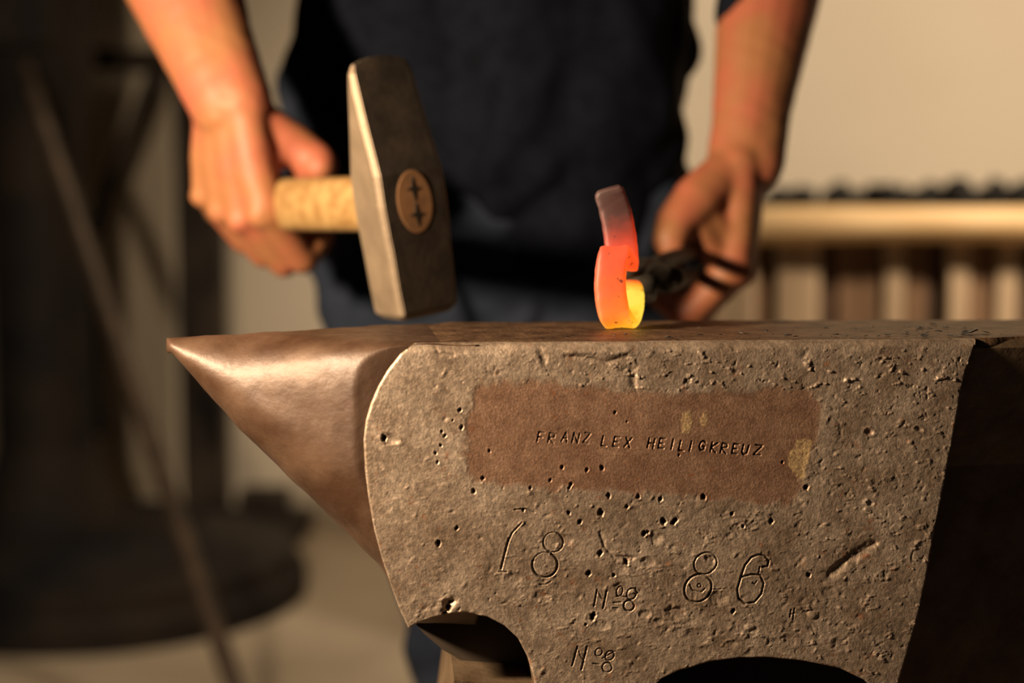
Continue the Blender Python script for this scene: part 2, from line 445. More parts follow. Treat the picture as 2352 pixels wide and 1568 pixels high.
LINE = [('F', 600, 405, .6), ('R', 662, 410, .4), ('A', 738, 405, .45), ('N', 800, 410, .4), ('Z', 862, 410, .45), ('L', 966, 428, .7), ('E', 1032, 432, .75), ('X', 1096, 436, .75),
        ('H', 1228, 440, .8), ('E', 1290, 441, .85), ('I', 1350, 446, .9), ('L', 1407, 455, .9), ('I', 1455, 457, .9), ('G', 1520, 454, .9), ('K', 1587, 464, .9),
        ('R', 1645, 469, .85), ('E', 1710, 473, .95), ('U', 1765, 478, 1.0), ('Z', 1838, 480, .9)]
for ch, zx, zy, dep in LINE:
    X0 = 1000 + zx * 0.4039; Y0 = 840 + zy * 0.4039
    wd, ht = 14.0, 22.0
    if ch == 'Z' and zx > 1800: wd = 18
    for st in GL[ch]:
        S([(X0 + (gx - .45) * wd + (0.5 - gy) * 5.0 , Y0 + (gy - .5) * ht + (gx - .45) * 2.0) for gx, gy in st], 1.9, dep * 0.95)

pits = [(1056, 941, 5), (1060, 981, 5), (1291, 1072, 5), (1348, 1079, 5), (1383, 1074, 6), (1413, 947, 4), (1124, 1035, 4), (1109, 1098, 5), (1088, 1127, 6),
        (1264, 1102, 4), (1311, 1112, 5), (1307, 1120, 4), (1398, 1137, 6), (1466, 1140, 6), (1517, 1146, 6), (1617, 1141, 7), (1798, 1062, 4), (1852, 1120, 7), (1218, 1120, 4), (1202, 1171, 4),
        (1440, 1163, 5), (1380, 1177, 8), (1306, 1177, 5), (1332, 1198, 6), (1524, 1197, 8), (1551, 1195, 7), (1546, 1201, 6), (1480, 1225, 7), (1488, 1222, 5), (1772, 1197, 7), (1707, 1208, 5), (1682, 1180, 5),
        (1378, 1270, 7), (1352, 1317, 7), (1438, 1291, 7), (1363, 1414, 8), (1361, 1420, 6), (1346, 1435, 4), (1685, 1403, 6), (1049, 1212, 5), (1007, 1247, 7), (1858, 1321, 6), (1410, 1321, 5),
        (882, 1006, 7), (1012, 1022, 4), (1005, 1060, 4), (1022, 1000, 4), (1030, 1396, 8), (1022, 1412, 7), (1560, 1045, 3), (1440, 968, 3), (1000, 1040, 4), (1015, 990, 4), (1040, 965, 3)]
craters = [(1480, 1409, 15, .5), (1513, 1426, 12, .5), (1553, 1406, 26, .7), (1723, 1440, 13, -.5), (1868, 1412, 15, -.6), (1384, 1436, 18, .4), (895, 1008, 20, .7), (1420, 1305, 22, .4),
           (1490, 1290, 18, .5), (1505, 1235, 22, .5), (1650, 1372, 24, .6), (1632, 1284, 14, .4), (1905, 1360, 20, .4), (1030, 1385, 16, .7), (1996, 992, 12, .7), (2110, 985, 10, .6), (1300, 1240, 18, .35),
           (1180, 1330, 22, .4), (1430, 1350, 20, .4), (2000, 1155, 10, .5), (1245, 1370, 20, .45), (1815, 1470, 20, .5), (1930, 1480, 24, .5), (1600, 1460, 30, .5), (1700, 1490, 22, -.4)]
panel_px = [(1092, 892), (1140, 880), (1205, 876), (1330, 888), (1450, 894), (1560, 900), (1700, 896), (1800, 892), (1862, 897), (1884, 925), (1876, 985), (1856, 1050), (1846, 1095),
            (1852, 1118), (1832, 1150), (1760, 1156), (1640, 1148), (1500, 1134), (1380, 1126), (1250, 1122), (1160, 1108), (1095, 1100), (1070, 1045), (1075, 980)]
panel_poly = np.array([uw(*p) for p in panel_px])
bare_px = [[(1832, 1012), (1850, 1005), (1866, 1010), (1864, 1040), (1852, 1070), (1846, 1108), (1830, 1095), (1815, 1070), (1812, 1045)],
           [(1568, 950), (1580, 944), (1592, 950), (1590, 975), (1582, 996), (1570, 994), (1565, 975)], [(1612, 950), (1624, 946), (1628, 962), (1618, 977), (1610, 970)]]

def build_face():
    step = 0.38 * MM
    u0, u1 = outline[:, 0].min() - step, outline[:, 0].max() + step
    w0, w1 = outline[:, 1].min() - step, outline[:, 1].max() + step
    nu = int((u1 - u0) / step) + 2; nw = int((w1 - w0) / step) + 2
    gu, gw = np.meshgrid(u0 + np.arange(nu) * step, w0 + np.arange(nw) * step, indexing='ij')
    P = np.stack([gu.ravel(), gw.ravel()], 1)
    ins = inside(P, outline)
    segs = [(outline[i], outline[(i + 1) % len(outline)]) for i in range(len(outline))]
    dist, near = seg_dist(P, segs)
    I = ins.reshape(nu, nw)
    q = I[:-1, :-1] | I[1:, :-1] | I[1:, 1:] | I[:-1, 1:]
    idx = np.arange(nu * nw).reshape(nu, nw)
    quads = np.stack([idx[:-1, :-1][q], idx[1:, :-1][q], idx[1:, 1:][q], idx[:-1, 1:][q]], 1)
    used = np.zeros(nu * nw, bool); used[quads.ravel()] = True
    mv = used & ~ins
    P[mv] = near[mv]; dist[mv] = 0
    remap = -np.ones(nu * nw, int); remap[used] = np.arange(used.sum())
    quads = remap[quads]
    P = P[used]; D = dist[used]
    x, y = P[:, 0], P[:, 1]
    # masks
    pin = inside(P, panel_poly)
    pd, _ = seg_dist(P, [(panel_poly[i], panel_poly[(i + 1) % len(panel_poly)]) for i in range(len(panel_poly))])
    psd = np.where(pin, pd, -pd) + 2.2 * MM * fbm(x, y, 6 * MM, 90, 4)
    panel = np.clip(psd / (4.5 * MM) + 0.5, 0, 1); panel = panel * panel * (3 - 2 * panel)
    bare = np.zeros(len(P))
    for bp in bare_px:
        poly = np.array([uw(*p) for p in bp])
        bi = inside(P, poly); bd, _ = seg_dist(P, [(poly[i], poly[(i + 1) % len(poly)]) for i in range(len(poly))])
        sd = np.where(bi, bd, -bd) + 0.7 * MM * fbm(x, y, 2.5 * MM, 33, 4)
        bare = np.maximum(bare, np.clip(sd / (0.8 * MM) + 0.5, 0, 1) * (0.55 + 0.45 * vnoise(x, y, 0.8 * MM, 5)))
    out = 1 - panel
    # position helpers
    uL, uR_ = outline[:, 0].min(), outline[:, 0].max()
    right = np.clip((x - uL) / (uR_ - uL), 0, 1)
    low = np.clip(-y / 0.17, 0, 1)
    # heights in metres, + = proud
    h = 0.7 * MM * fbm(x, y, 70 * MM, 1, 2)
    h += out * 0.16 * MM * fbm(x, y, 11 * MM, 20, 3) * (0.3 + 0.9 * low)
    h += out * 0.055 * MM * fbm(x, y, 3.0 * MM, 40, 3) * (0.5 + 0.8 * right)
    # flaky relief: sharpened ridges, stronger at the top strip and on the right
    rg = fbm(x * 0.8 + y * 0.35, y * 1.5 - x * 0.2, 4.2 * MM, 60, 4)
    strip = np.exp(-((y + 0.017) / 0.011) ** 2) * np.clip((right - 0.12) * 3, 0, 1)
    flake = np.clip(rg - 0.62, 0, 1) * (0.15 + 0.9 * right + 1.3 * strip + 0.3 * low) * out
    h += 0.7 * MM * flake
    cut = np.clip(fbm(x, y, 5.0 * MM, 77, 4) - 0.80, 0, 1) * out * (0.05 + 0.9 * right + strip)
    h -= 0.9 * MM * cut
    h += 0.03 * MM * fbm(x, y, 0.9 * MM, 44, 2) * (0.55 + out)
    h -= panel * 0.22 * MM
    h += bare * 0.12 * MM
    grime = np.clip(cut * 1.5, 0, 0.7)
    # random small chips
    for i in range(420):
        cx = uL + (uR_ - uL) * rng.uniform() ** 0.6; cy = rng.uniform(-0.17, -0.004)
        r = rng.uniform(0.5, 1.7) * MM; s = rng.choice([-1, 1], p=[.62, .38])
        m = (np.abs(x - cx) < 3 * r) & (np.abs(y - cy) < 3 * r)
        if not m.any(): continue
        th = rng.uniform(0.2, 1.2); e = rng.uniform(1, 2.6)
        dx = (x[m] - cx); dy = (y[m] - cy)
        a = (dx * math.cos(th) + dy * math.sin(th)) / e; b = -dx * math.sin(th) + dy * math.cos(th)
        h[m] += s * 0.32 * MM * np.exp(-((a * a + b * b) / (0.35 * r * r))) * (0.25 + 0.75 * out[m])
    for cx, cy, r, d in craters:
        c = uw(cx, cy); rr = r * PX
        m = (np.abs(x - c[0]) < 2 * rr) & (np.abs(y - c[1]) < 2 * rr)
        dx = (x[m] - c[0]); dy = (y[m] - c[1])
        ln = np.hypot(dx * 0.9 + dy * 0.3, dy * 1.25) / rr * (1 + 0.2 * vnoise(x[m], y[m], 1.6 * MM, int(cx)))
        h[m] -= d * MM * (np.exp(-(ln / 0.72) ** 4) - 0.30 * np.exp(-((ln - 1.05) / 0.22) ** 2))
    for cx, cy, r in pits:
        c = uw(cx + 0.0, cy); rr = r * PX * 1.0
        m = (np.abs(x - c[0]) < 2.2 * rr) & (np.abs(y - c[1]) < 2.2 * rr)
        th = rng.uniform(-0.6, 0.6)
        dx = (x[m] - c[0]); dy = (y[m] - c[1])
        a = dx * math.cos(th) - dy * math.sin(th); b = dx * math.sin(th) + dy * math.cos(th)
        ln = (np.abs(a) ** 1.5 + (np.abs(b) * 0.8) ** 1.5) ** (1 / 1.5) / rr * (1 + 0.25 * vnoise(x[m], y[m], 0.9 * MM, int(cy)))
        g = np.exp(-(ln / 0.78) ** 4)
        h[m] -= 2.6 * MM * g * (r / 7) ; h[m] += 0.12 * MM * np.exp(-((ln - 1.25) / 0.25) ** 2)
        grime[m] = np.maximum(grime[m], g)
    for pts, hw, dep in strokes:
        A = np.array(pts)
        pad = hw * 3
        m = (x > A[:, 0].min() - pad) & (x < A[:, 0].max() + pad) & (y > A[:, 1].min() - pad) & (y < A[:, 1].max() + pad)
        if not m.any(): continue
        d, _ = seg_dist(P[m], [(A[i], A[i + 1]) for i in range(len(A) - 1)])
        wob = 1 + 0.35 * vnoise(x[m], y[m], 2.0 * MM, 3)
        g = np.exp(-(d / (hw * 0.85)) ** 4 * wob)
        h[m] -= dep * g * wob; h[m] += 0.10 * MM * np.exp(-((d - hw * 1.7) / (hw * 0.5)) ** 2)
        grime[m] = np.maximum(grime[m], g * 0.75)
    # gouge on the right, chipped lip under the top edge, arc scar
    def gouge(pts, hw, dep):
        A = np.array([uw(*p) for p in pts]); d, _ = seg_dist(P, [(A[i], A[i + 1]) for i in range(len(A) - 1)])
        d = d * (1 + 0.45 * vnoise(x, y, 2.5 * MM, 8)) + 0.5 * MM * vnoise(x, y, 3.5 * MM, 9)
        g = np.exp(-(d / (hw * PX)) ** 2)
        return dep * MM * g
    h -= gouge([(1905, 1322), (1950, 1286), (2010, 1248)], 10, 1.2)
    h -= gouge([(1378, 1223), (1388, 1255), (1412, 1279), (1452, 1283)], 4, 0.6)
    h -= gouge([(1300, 818), (1345, 820), (1392, 832), (1440, 816)], 5, 0.55)
    h += gouge([(1310, 808), (1360, 808), (1400, 814), (1440, 806)], 9, 0.7)
    h -= gouge([(1024, 1408), (1030, 1385), (1040, 1380)], 7, 2.0)
    h -= gouge([(1236, 790), (1252, 830)], 7, 0.7); h -= gouge([(995, 790), (1010, 812), (1040, 815)], 5, 0.6)
    h -= gouge([(1450, 850), (1458, 885)], 10, 0.7)
    # rounding towards the edges
    v = -h * np.clip(-y / (5 * MM), 0, 1)
    topd = np.clip(-y, 0, 1)
    rt = (5.5 + 2.0 * vnoise(x, y * 0, 17 * MM, 50)) * MM
    s = np.clip(rt - topd, 0, rt - 1e-6)
    v += (rt - np.sqrt(np.maximum(rt * rt - s * s, 0)))
    re = 1.1 * MM * (1 + 0.5 * vnoise(x, y, 9 * MM, 51))
    s2 = np.clip(re - D, 0, re)
    v += np.where(topd > rt * 0.6, (re - np.sqrt(np.maximum(re * re - s2 * s2, 0))), 0)
    W3 = np.array(A0)[None, :] + x[:, None] * np.array(U)[None] + v[:, None] * np.array(Vd)[None] + y[:, None] * np.array(Zd)[None]
    me = bpy.data.meshes.new('side_face')
    me.vertices.add(len(W3)); me.vertices.foreach_set('co', W3.astype(np.float32).ravel())
    nq = len(quads)
    me.loops.add(nq * 4); me.loops.foreach_set('vertex_index', quads.astype(np.int32).ravel())
    me.polygons.add(nq); me.polygons.foreach_set('loop_start', (np.arange(nq) * 4).astype(np.int32))
    me.polygons.foreach_set('use_smooth', np.ones(nq, bool))
    me.update(calc_edges=True)
    for nm, arr in (('panel', panel), ('bare', np.clip(bare, 0, 1)), ('grime', grime)):
        a = me.attributes.new(nm, 'FLOAT', 'POINT'); a.data.foreach_set('value', arr.astype(np.float32))
    return me
face_me = build_face()
fo = link('side_face', face_me, M['face'], anvil)
fo['label'] = 'pitted side of the anvil stamped FRANZ LEX HEILIGKREUZ and 1886'

# the bulk of the body behind that face
bm = prism_bm([(p[0], min(p[1], -0.004)) for p in outline], 0.0022, AW, fr)
for f in list(bm.faces):
    c = f.calc_center_median()
    if abs((c - A0).dot(Vd) - 0.0022) < 1e-4: bm.faces.remove(f)
    
for vtx in bm.verts:   # keep the top plate below the rounded lip
    pass
from_bm('body', bm, M['anvil_dark'], anvil)

# flat working top, slightly worn, running on over the heel
uL = uw(945, 776)[0]; uTR = uw(2246, 773)[0]; UEND = uTR + 0.16
def top_plate():
    nu, nv = 330, 90
    V = []; F = []
    for i in range(nu + 1):
        u = uL + 0.006 + (UEND - uL - 0.006) * i / nu
        e = max(0, (u - uTR) / (UEND - uTR))
        rt_ = float((5.5 + 2.0 * vnoise(np.array([u]), np.array([0.0]), 17 * MM, 50))[0]) * MM
        lo = rt_ - 0.0003 + 0.012 * e; hi = AW - 0.0005 - 0.012 * e
        for j in range(nv + 1):
            t = j / nv
            v = lo + (hi - lo) * t
            n = mnoise.fractal(Vector((u * 60, v * 60, 0)), 1.0, 2.0, 4)
            n2 = mnoise.fractal(Vector((u * 9, v * 14, 5)), 1.0, 2.0, 2)
            w = 0.0004 + 0.00042 * n + 0.0005 * n2
            w = w * min(1, t / 0.06) - 0.0012 * max(0, 1 - i / 12)
            if e > 0 and j == 0: w = -0.004
            V.append(fr(u, v, w))
    for i in range(nu):
        for j in range(nv):
            a = i * (nv + 1) + j
            F.append((a, a + nv + 1, a + nv + 2, a + 1))
    me = mesh('top_plate', V, F)
    return link('top_plate', me, M['anvil_top'], anvil, True)
top_plate()

# horn: a cone that swells until it meets the flat side of the body
tip_u = uw(384, 790, AW / 2)[0]
tip_w = -0.0022
def horn():
    ns, nr = 90, 96
    u_join = uw(835, 1010)[0]       # where the cone first touches the side plane
    u_end = uw(960, 776)[0] + 0.03
    wb_end = uw(938, 1443)[1]
    V = []; F = []
    for i in range(ns + 1):
        t = i / ns
        u = tip_u + (u_end - tip_u) * t
        s = (u - tip_u) / (u_join - tip_u)
        top = tip_w * (1 - min(1, s * 1.3)) ** 1.5 + 0.0006 - 0.004 * max(0, s - 1.12)
        botpx = np.interp(384 + (835 - 384) * s, [384, 400, 550, 750, 870, 905, 938, 1000], [800, 818, 992, 1185, 1300, 1370, 1440, 1520])
        # underside height read on the centre plane
        bot = uw(384 + (835 - 384) * min(s, 1.2), min(botpx, 1425), AW * 0.42)[1]
        bot = min(bot, top - 0.0085)
        a = 0.0068 * min(1, (0.45 + t * 40)) + (AW / 2 - 0.0068) * max(s, 0) ** 0.86
        c = (top + bot) / 2; b = (top - bot) / 2
        p = 2.0 + 0.35 * min(1, s)
        for k in range(nr):
            th = 2 * math.pi * k / nr
            ct, st = math.cos(th), math.sin(th)
            ex = 2 / p
            v = AW / 2 + a * math.copysign(abs(ct) ** ex, ct)
            # the upper side is flatter than the lower side
            ex2 = 2 / (2.1 + 9 * max(0, (s - 0.35) / 0.85) ** 1.6) if st > 0 else 2 / 1.9
            if st > 0: v = AW / 2 + a * math.copysign(abs(ct) ** ex2, ct)
            w_ = c + b * math.copysign(abs(st) ** ex2, st)
            v = min(max(v, 0.0022), AW - 0.001)
            q = fr(u, v, w_)
            n = mnoise.fractal(q * 55, 1.0, 2.0, 3) * 0.0006
            V.append(q + Vector((0, 0, n)) + Vd * (n if v > 0.003 else 0))
    for i in range(ns):
        for k in range(nr):
            k2 = (k + 1) % nr
            F.append((i * nr + k, i * nr + k2, (i + 1) * nr + k2, (i + 1) * nr + k))
    F.append(tuple(range(nr))[::-1]); F.append(tuple(ns * nr + k for k in range(nr)))
    return link('horn', mesh('horn', V, F), M['horn'], anvil, True)
horn()

# heel: tapers below the top towards a ridge (V-shaped below), so the body corner shades it
def heel():
    V = []; F = []
    n = 28
    for i in range(n + 1):
        e = i / n
        u = uTR - 0.02 + (UEND - uTR + 0.02) * e
        e2 = max(0, (u - uTR) / (UEND - uTR))
        lo = 0.0025 + 0.012 * e2; hi = AW - 0.0025 - 0.012 * e2
        dep = 0.27 - 0.06 * e2
        r = 0.005
        pts = [(lo, -r), (lo + r, -0.0012), (hi - r, -0.0012), (hi, -r), (hi - 0.022, -0.07), (AW / 2 + 0.006, -dep), (AW / 2 - 0.006, -dep), (lo + 0.022, -0.07)]
        for v, w_ in pts: V.append(fr(u, v, w_))
    k = 8
    for i in range(n):
        for j in range(k):
            j2 = (j + 1) % k
            F.append((i * k + j, (i + 1) * k + j, (i + 1) * k + j2, i * k + j2))
    F.append(tuple(range(k))); F.append(tuple(n * k + j for j in range(k))[::-1])
    return link('heel', mesh('heel', V, F), M['anvil_dark'], anvil)
heel()

# waist behind the arches, and the feet
wz = -0.315
def U_(x, y, v=0.0): return uw(x, y, v)
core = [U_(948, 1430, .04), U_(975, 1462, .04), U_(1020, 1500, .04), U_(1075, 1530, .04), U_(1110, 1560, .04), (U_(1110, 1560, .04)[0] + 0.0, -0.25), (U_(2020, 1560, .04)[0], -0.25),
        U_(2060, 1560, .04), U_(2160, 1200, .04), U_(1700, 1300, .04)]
from_bm('waist', prism_bm(core, 0.045, AW - 0.04, fr), M['steel_dark'], anvil, False, 0.006)  # near-black steel stands in for the shade inside the arches
colp = [U_(1470, 1640), U_(1240, 1640), (U_(1240, 1640)[0] - 0.01, -0.22), (U_(1200, 1640)[0] - 0.03, -0.25), (U_(1500, 1640)[0] + 0.03, -0.25), (U_(1470, 1640)[0] + 0.01, -0.22)]
from_bm('rib', prism_bm(colp, 0.002, AW - 0.002, fr), M['anvil_dark'], anvil)
foot = [(U_(1042, 1545, .02)[0], U_(1042, 1550, .02)[1]), (U_(1225, 1545, .02)[0], U_(1225, 1562, .02)[1]), (U_(1260, 1600, .02)[0], -0.235), (U_(2060, 1600)[0], -0.235), (U_(2090, 1600)[0], wz), (U_(1000, 1600)[0], wz), (U_(1005, 1600)[0], -0.24)]
from_bm('foot', prism_bm(foot, 0.012, AW - 0.006, fr), M['anvil_dark'], anvil, False, 0.006)

stump_c = fr(0.0, AW / 2, 0)
def stump():
    V = []; F = []; n = 40; zs = [0, 0.02, 0.2, TOP + wz - 0.015, TOP + wz]
    rs = [0.235, 0.24, 0.23, 0.228, 0.215]
    for z, r in zip(zs, rs):
        for k in range(n):
            th = 2 * math.pi * k / n
            rr = r * (1 + 0.025 * math.sin(3 * th + 1) + 0.015 * math.sin(7 * th))
            V.append(Vector((stump_c.x + rr * math.cos(th), stump_c.y + 0.03 + rr * 0.72 * math.sin(th), z)))
    for i in range(len(zs) - 1):
        for k in range(n):
            k2 = (k + 1) % n
            F.append((i * n + k, i * n + k2, (i + 1) * n + k2, (i + 1) * n + k))
    F.append(tuple(range(n))[::-1]); F.append(tuple((len(zs) - 1) * n + k for k in range(n)))
    o = link('anvil_stump', mesh('anvil_stump', V, F), M['stump'])
    tag(o, 'round oak stump carrying the anvil', 'stump')
stump()

# ------------------------------------------------------------------ hammer
hammer_yaw = R(32)
HC = at(952, 463, 0.872)                     # centre of the eye, on the front side of the head
hd = Vector((-math.sin(hammer_yaw), math.cos(hammer_yaw), 0))     # along the handle, away from the head
hs = Vector((math.cos(hammer_yaw), math.sin(hammer_yaw), 0))      # across the head
tilt = R(9.0)
hup = (Zd * math.cos(tilt) - hs * math.sin(tilt)).normalized()
hs = hup.cross(hd) * -1
if hs.x < 0: hs = -hs
HT = 0.0385   # head thickness along the handle
hammer = empty('hammer', HC - hup * 0.07 + hd * HT / 2)
tag(hammer, 'cross-peen smith hammer with a wooden handle held over the anvil', 'hammer')
def hp(s, d, h): return HC + hs * s * 1.03 + hd * d + hup * h * 1.035
def hammer_head():
    # stations up the head: (h, half width front, front depth, back depth)
    st = [(-0.0705, 0.0165, 0.0045, HT - 0.0045), (-0.0665, 0.0205, 0.0, HT), (-0.050, 0.0215, 0.0, HT), (-0.030, 0.0220, -0.0004, HT + 0.0004), (-0.018, 0.0228, -0.0006, HT), (0.0, 0.0235, -0.0006, HT), (0.018, 0.0232, 0.0, HT),
          (0.030, 0.0228, 0.0035, HT - 0.0028), (0.050, 0.0222, 0.0098, HT - 0.0075), (0.070, 0.0216, 0.0150, HT - 0.0115), (0.080, 0.0208, 0.0172, HT - 0.0138), (0.0845, 0.0185, 0.0192, HT - 0.0160)]
    ch = 0.0024
    V = []; F = []
    for h, hw, f, b in st:
        c = min(ch, (b - f) * 0.22)
        xs = [(-hw + c) + (2 * hw - 2 * c) * q / 6 for q in range(7)]
        ring_ = [(x, f) for x in xs] + [(hw, f + c), (hw, b - c)] + [(x, b) for x in xs[::-1]] + [(-hw, b - c), (-hw, f + c)]
        for s, d in ring_:
            dome = max(0.0, (h - 0.066) / 0.0185) ** 1.5 * 0.0062 * (1 - (s / 0.0235) ** 2)
            V.append(hp(s, d, h - 0.002 * max(0.0, (h - 0.066) / 0.0185) + dome))
    k = 18
    for i in range(len(st) - 1):
        for j in range(k):
            j2 = (j + 1) % k
            F.append((i * k + j, i * k + j2, (i + 1) * k + j2, (i + 1) * k + j))
    F.append(tuple(range(k))[::-1]); F.append(tuple((len(st) - 1) * k + j for j in range(k)))
    me = mesh('hammer_head', V, F)
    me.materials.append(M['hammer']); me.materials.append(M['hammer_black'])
    bm = bmesh.new(); bm.from_mesh(me)
    bmesh.ops.recalc_face_normals(bm, faces=bm.faces)
    bmesh.ops.bevel(bm, geom=[e for e in bm.edges if e.calc_face_angle(0) > 0.5], offset=0.0007, segments=2, affect='EDGES')
    for f in bm.faces: f.smooth = False
    bm.to_mesh(me); bm.free()
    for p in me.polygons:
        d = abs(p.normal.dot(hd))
        p.material_index = 1 if d > 0.86 else 0  # front and back take the darker, shade-toned steel
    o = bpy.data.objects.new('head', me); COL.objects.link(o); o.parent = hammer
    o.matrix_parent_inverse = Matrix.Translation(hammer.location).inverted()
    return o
hh = hammer_head()
# handle end in the eye, with two cross-shaped iron wedges
def oval(rs, rh, d, n=28): return [hp(rs * math.cos(2 * math.pi * k / n), d, rh * math.sin(2 * math.pi * k / n)) for k in range(n)]
V = oval(0.0121, 0.0192, -0.0002) + oval(0.0121, 0.0192, -0.0009) + oval(0.0113, 0.0184, -0.0012)
n = 28; F = []
for i in range(2):
    for k in range(n): F.append((i * n + k, i * n + (k + 1) % n, (i + 1) * n + (k + 1) % n, (i + 1) * n + k))
F.append(tuple(2 * n + k for k in range(n)))
he = link('handle_end', mesh('handle_end', V, F), M['endgrain'], hammer)
he['label'] = 'oval wooden handle end with two cross wedges'
for cz in (0.0078, -0.0078):
    bm = bmesh.new()
    star = []
    for k in range(8):
        th = 2 * math.pi * k / 8
        r = 0.0020 if k % 2 else (0.0078 if k % 4 == 2 else 0.0056)
        star.append((r * math.cos(th), r * math.sin(th)))
    a = [bm.verts.new(hp(s, -0.0010, cz + h)) for s, h in star]; b = [bm.verts.new(hp(s * .9, -0.0016, cz + h * .9)) for s, h in star]
    bm.faces.new(b)
    for k in range(8): bm.faces.new((a[k], a[(k + 1) % 8], b[(k + 1) % 8], b[k]))
    wg = from_bm('wedge', bm, M['wedge']); wg.parent = he; wg.matrix_parent_inverse = Matrix.Translation(hammer.location).inverted() @ Matrix.Translation(hammer.location)
# handle
HL = 0.36
V = []; F = []; n = 24; K = 26
hzz = Zd
hside = hd.cross(hzz).normalized()
for i in range(K + 1):
    t = i / K; s = HT - 0.006 + (HL - HT) * t
    f = min(1, t / 0.10)
    ra = 0.0112 + 0.0022 * f - 0.0008 * math.sin(t * 3.0); rb = 0.0160 + 0.0022 * f + 0.0012 * math.sin(t * 2.6)
    if t > 0.95: ra *= 0.86; rb *= 0.86
    c = HC + hd * s + hup * 0.0 + Vector((0, 0, -0.0012 * f))
    for k in range(n):
        th = 2 * math.pi * k / n
        V.append(c + hside * ra * math.cos(th) + hzz * rb * math.sin(th))
for i in range(K):
    for k in range(n): F.append((i * n + k, i * n + (k + 1) % n, (i + 1) * n + (k + 1) % n, (i + 1) * n + k))
F.append(tuple(range(n))[::-1]); F.append(tuple(K * n + k for k in range(n)))
link('handle', mesh('handle', V, F), M['ash'], hammer, True)

# ------------------------------------------------------------------ glowing workpiece
WB = at(1418, 757, 0.757); WB.z = TOP + 0.0008
ryaw = R(10)
rs_ = Vector((math.cos(ryaw), math.sin(ryaw), 0)); rd_ = Vector((-math.sin(ryaw), math.cos(ryaw), 0))
def workpiece():
    # centre line: (side, depth, height, half width, half thickness, heat)
    P = [(0.0190, 0.044, 0.0215, .0050, .0042, .50), (0.0172, 0.035, 0.0190, .0060, .0048, .80), (0.0145, 0.025, 0.0145, .0070, .0050, 1.0), (0.0100, 0.014, 0.0085, .0078, .0046, 1.0), (0.0040, 0.0055, 0.0048, .0082, .0042, .90),
         (-0.0008, 0.0012, 0.0075, .0085, .0040, .79), (-0.0030, -0.0004, 0.0130, .0086, .0039, .70), (-0.0042, -0.0008, 0.020, .0085, .0038, .63), (-0.0044, -0.0006, 0.028, .0084, .0038, .58), (-0.0036, 0.0, 0.0350, .0083, .0038, .55),
         (-0.0022, 0.0015, 0.0398, .0083, .0038, .53), (0.0, 0.0052, 0.0412, .0084, .0038, .52), (0.0030, 0.0090, 0.0380, .0086, .0038, .52), (0.0056, 0.0124, 0.0350, .0088, .0037, .50),
         (0.0064, 0.0154, 0.0375, .0089, .0036, .47), (0.0062, 0.0168, 0.0440, .0089, .0035, .40), (0.0054, 0.0172, 0.0510, .0089, .0034, .29), (0.0040, 0.0172, 0.0590, .0088, .0033, .20), (0.0020, 0.0166, 0.0660, .0086, .0032, .15), (-0.0004, 0.0154, 0.0720, .0084, .0031, .11), (-0.0020, 0.0138, 0.0765, .0080, .0028, .09)]
    A = np.array(P); t = np.arange(len(P)); tt = np.linspace(0, len(P) - 1, 121)
    # smooth resample
    def cr(col):
        y = A[:, col]; out = []
        for s in tt:
            i = min(int(s), len(P) - 2); f = s - i
            p0 = y[max(i - 1, 0)]; p1 = y[i]; p2 = y[i + 1]; p3 = y[min(i + 2, len(P) - 1)]
            out.append(0.5 * (2 * p1 + (p2 - p0) * f + (2 * p0 - 5 * p1 + 4 * p2 - p3) * f * f + (3 * p1 - p0 - 3 * p2 + p3) * f ** 3))
        return out
    C = [cr(k) for k in range(6)]
    V = []; F = []; H = []
    prof = []
    for k in range(20):
        th = 2 * math.pi * k / 20
        ct, s_ = math.cos(th), math.sin(th)
        prof.append((math.copysign(abs(ct) ** 0.4, ct), math.copysign(abs(s_) ** 0.4, s_)))
    n = len(tt)
    pts = [WB + rs_ * C[0][i] + rd_ * C[1][i] + Zd * C[2][i] for i in range(n)]
    for i in range(n):
        T = (pts[min(i + 1, n - 1)] - pts[max(i - 1, 0)]).normalized()
        side = rs_ - T * rs_.dot(T); side.normalize()
        nor = T.cross(side).normalized()
        e = 1.0
        if i < 3: e = 0.75 + 0.08 * i
        if i > n - 4: e = 0.80 + 0.06 * (n - 1 - i)
        for a, b in prof:
            q = pts[i] + side * a * C[3][i] * e + nor * b * C[4][i] * e
            nn = mnoise.fractal(q * 220, 1, 2, 3) * 0.0003
            q = q + nor * nn + side * nn
            if q.z < TOP + 0.0009: q.z = TOP + 0.0009
            V.append(q); H.append(C[5][i] + (0.06 * abs(b) if abs(a) > .9 else 0))
    k = len(prof)
    for i in range(n - 1):
        for j in range(k):
            j2 = (j + 1) % k
            F.append((i * k + j, i * k + j2, (i + 1) * k + j2, (i + 1) * k + j))
    F.append(tuple(range(k))[::-1]); F.append(tuple((n - 1) * k + j for j in range(k)))
    me = mesh('hot_iron_bar', V, F)
    a = me.attributes.new('ironheat', 'FLOAT', 'POINT'); a.data.foreach_set('value', np.array(H, dtype=np.float32))
    o = link('hot_iron_bar', me, M['hot'], None, True)
    tag(o, 'bent flat iron bar glowing orange to yellow on the anvil top', 'iron bar')
    return pts[0]
T0 = workpiece()

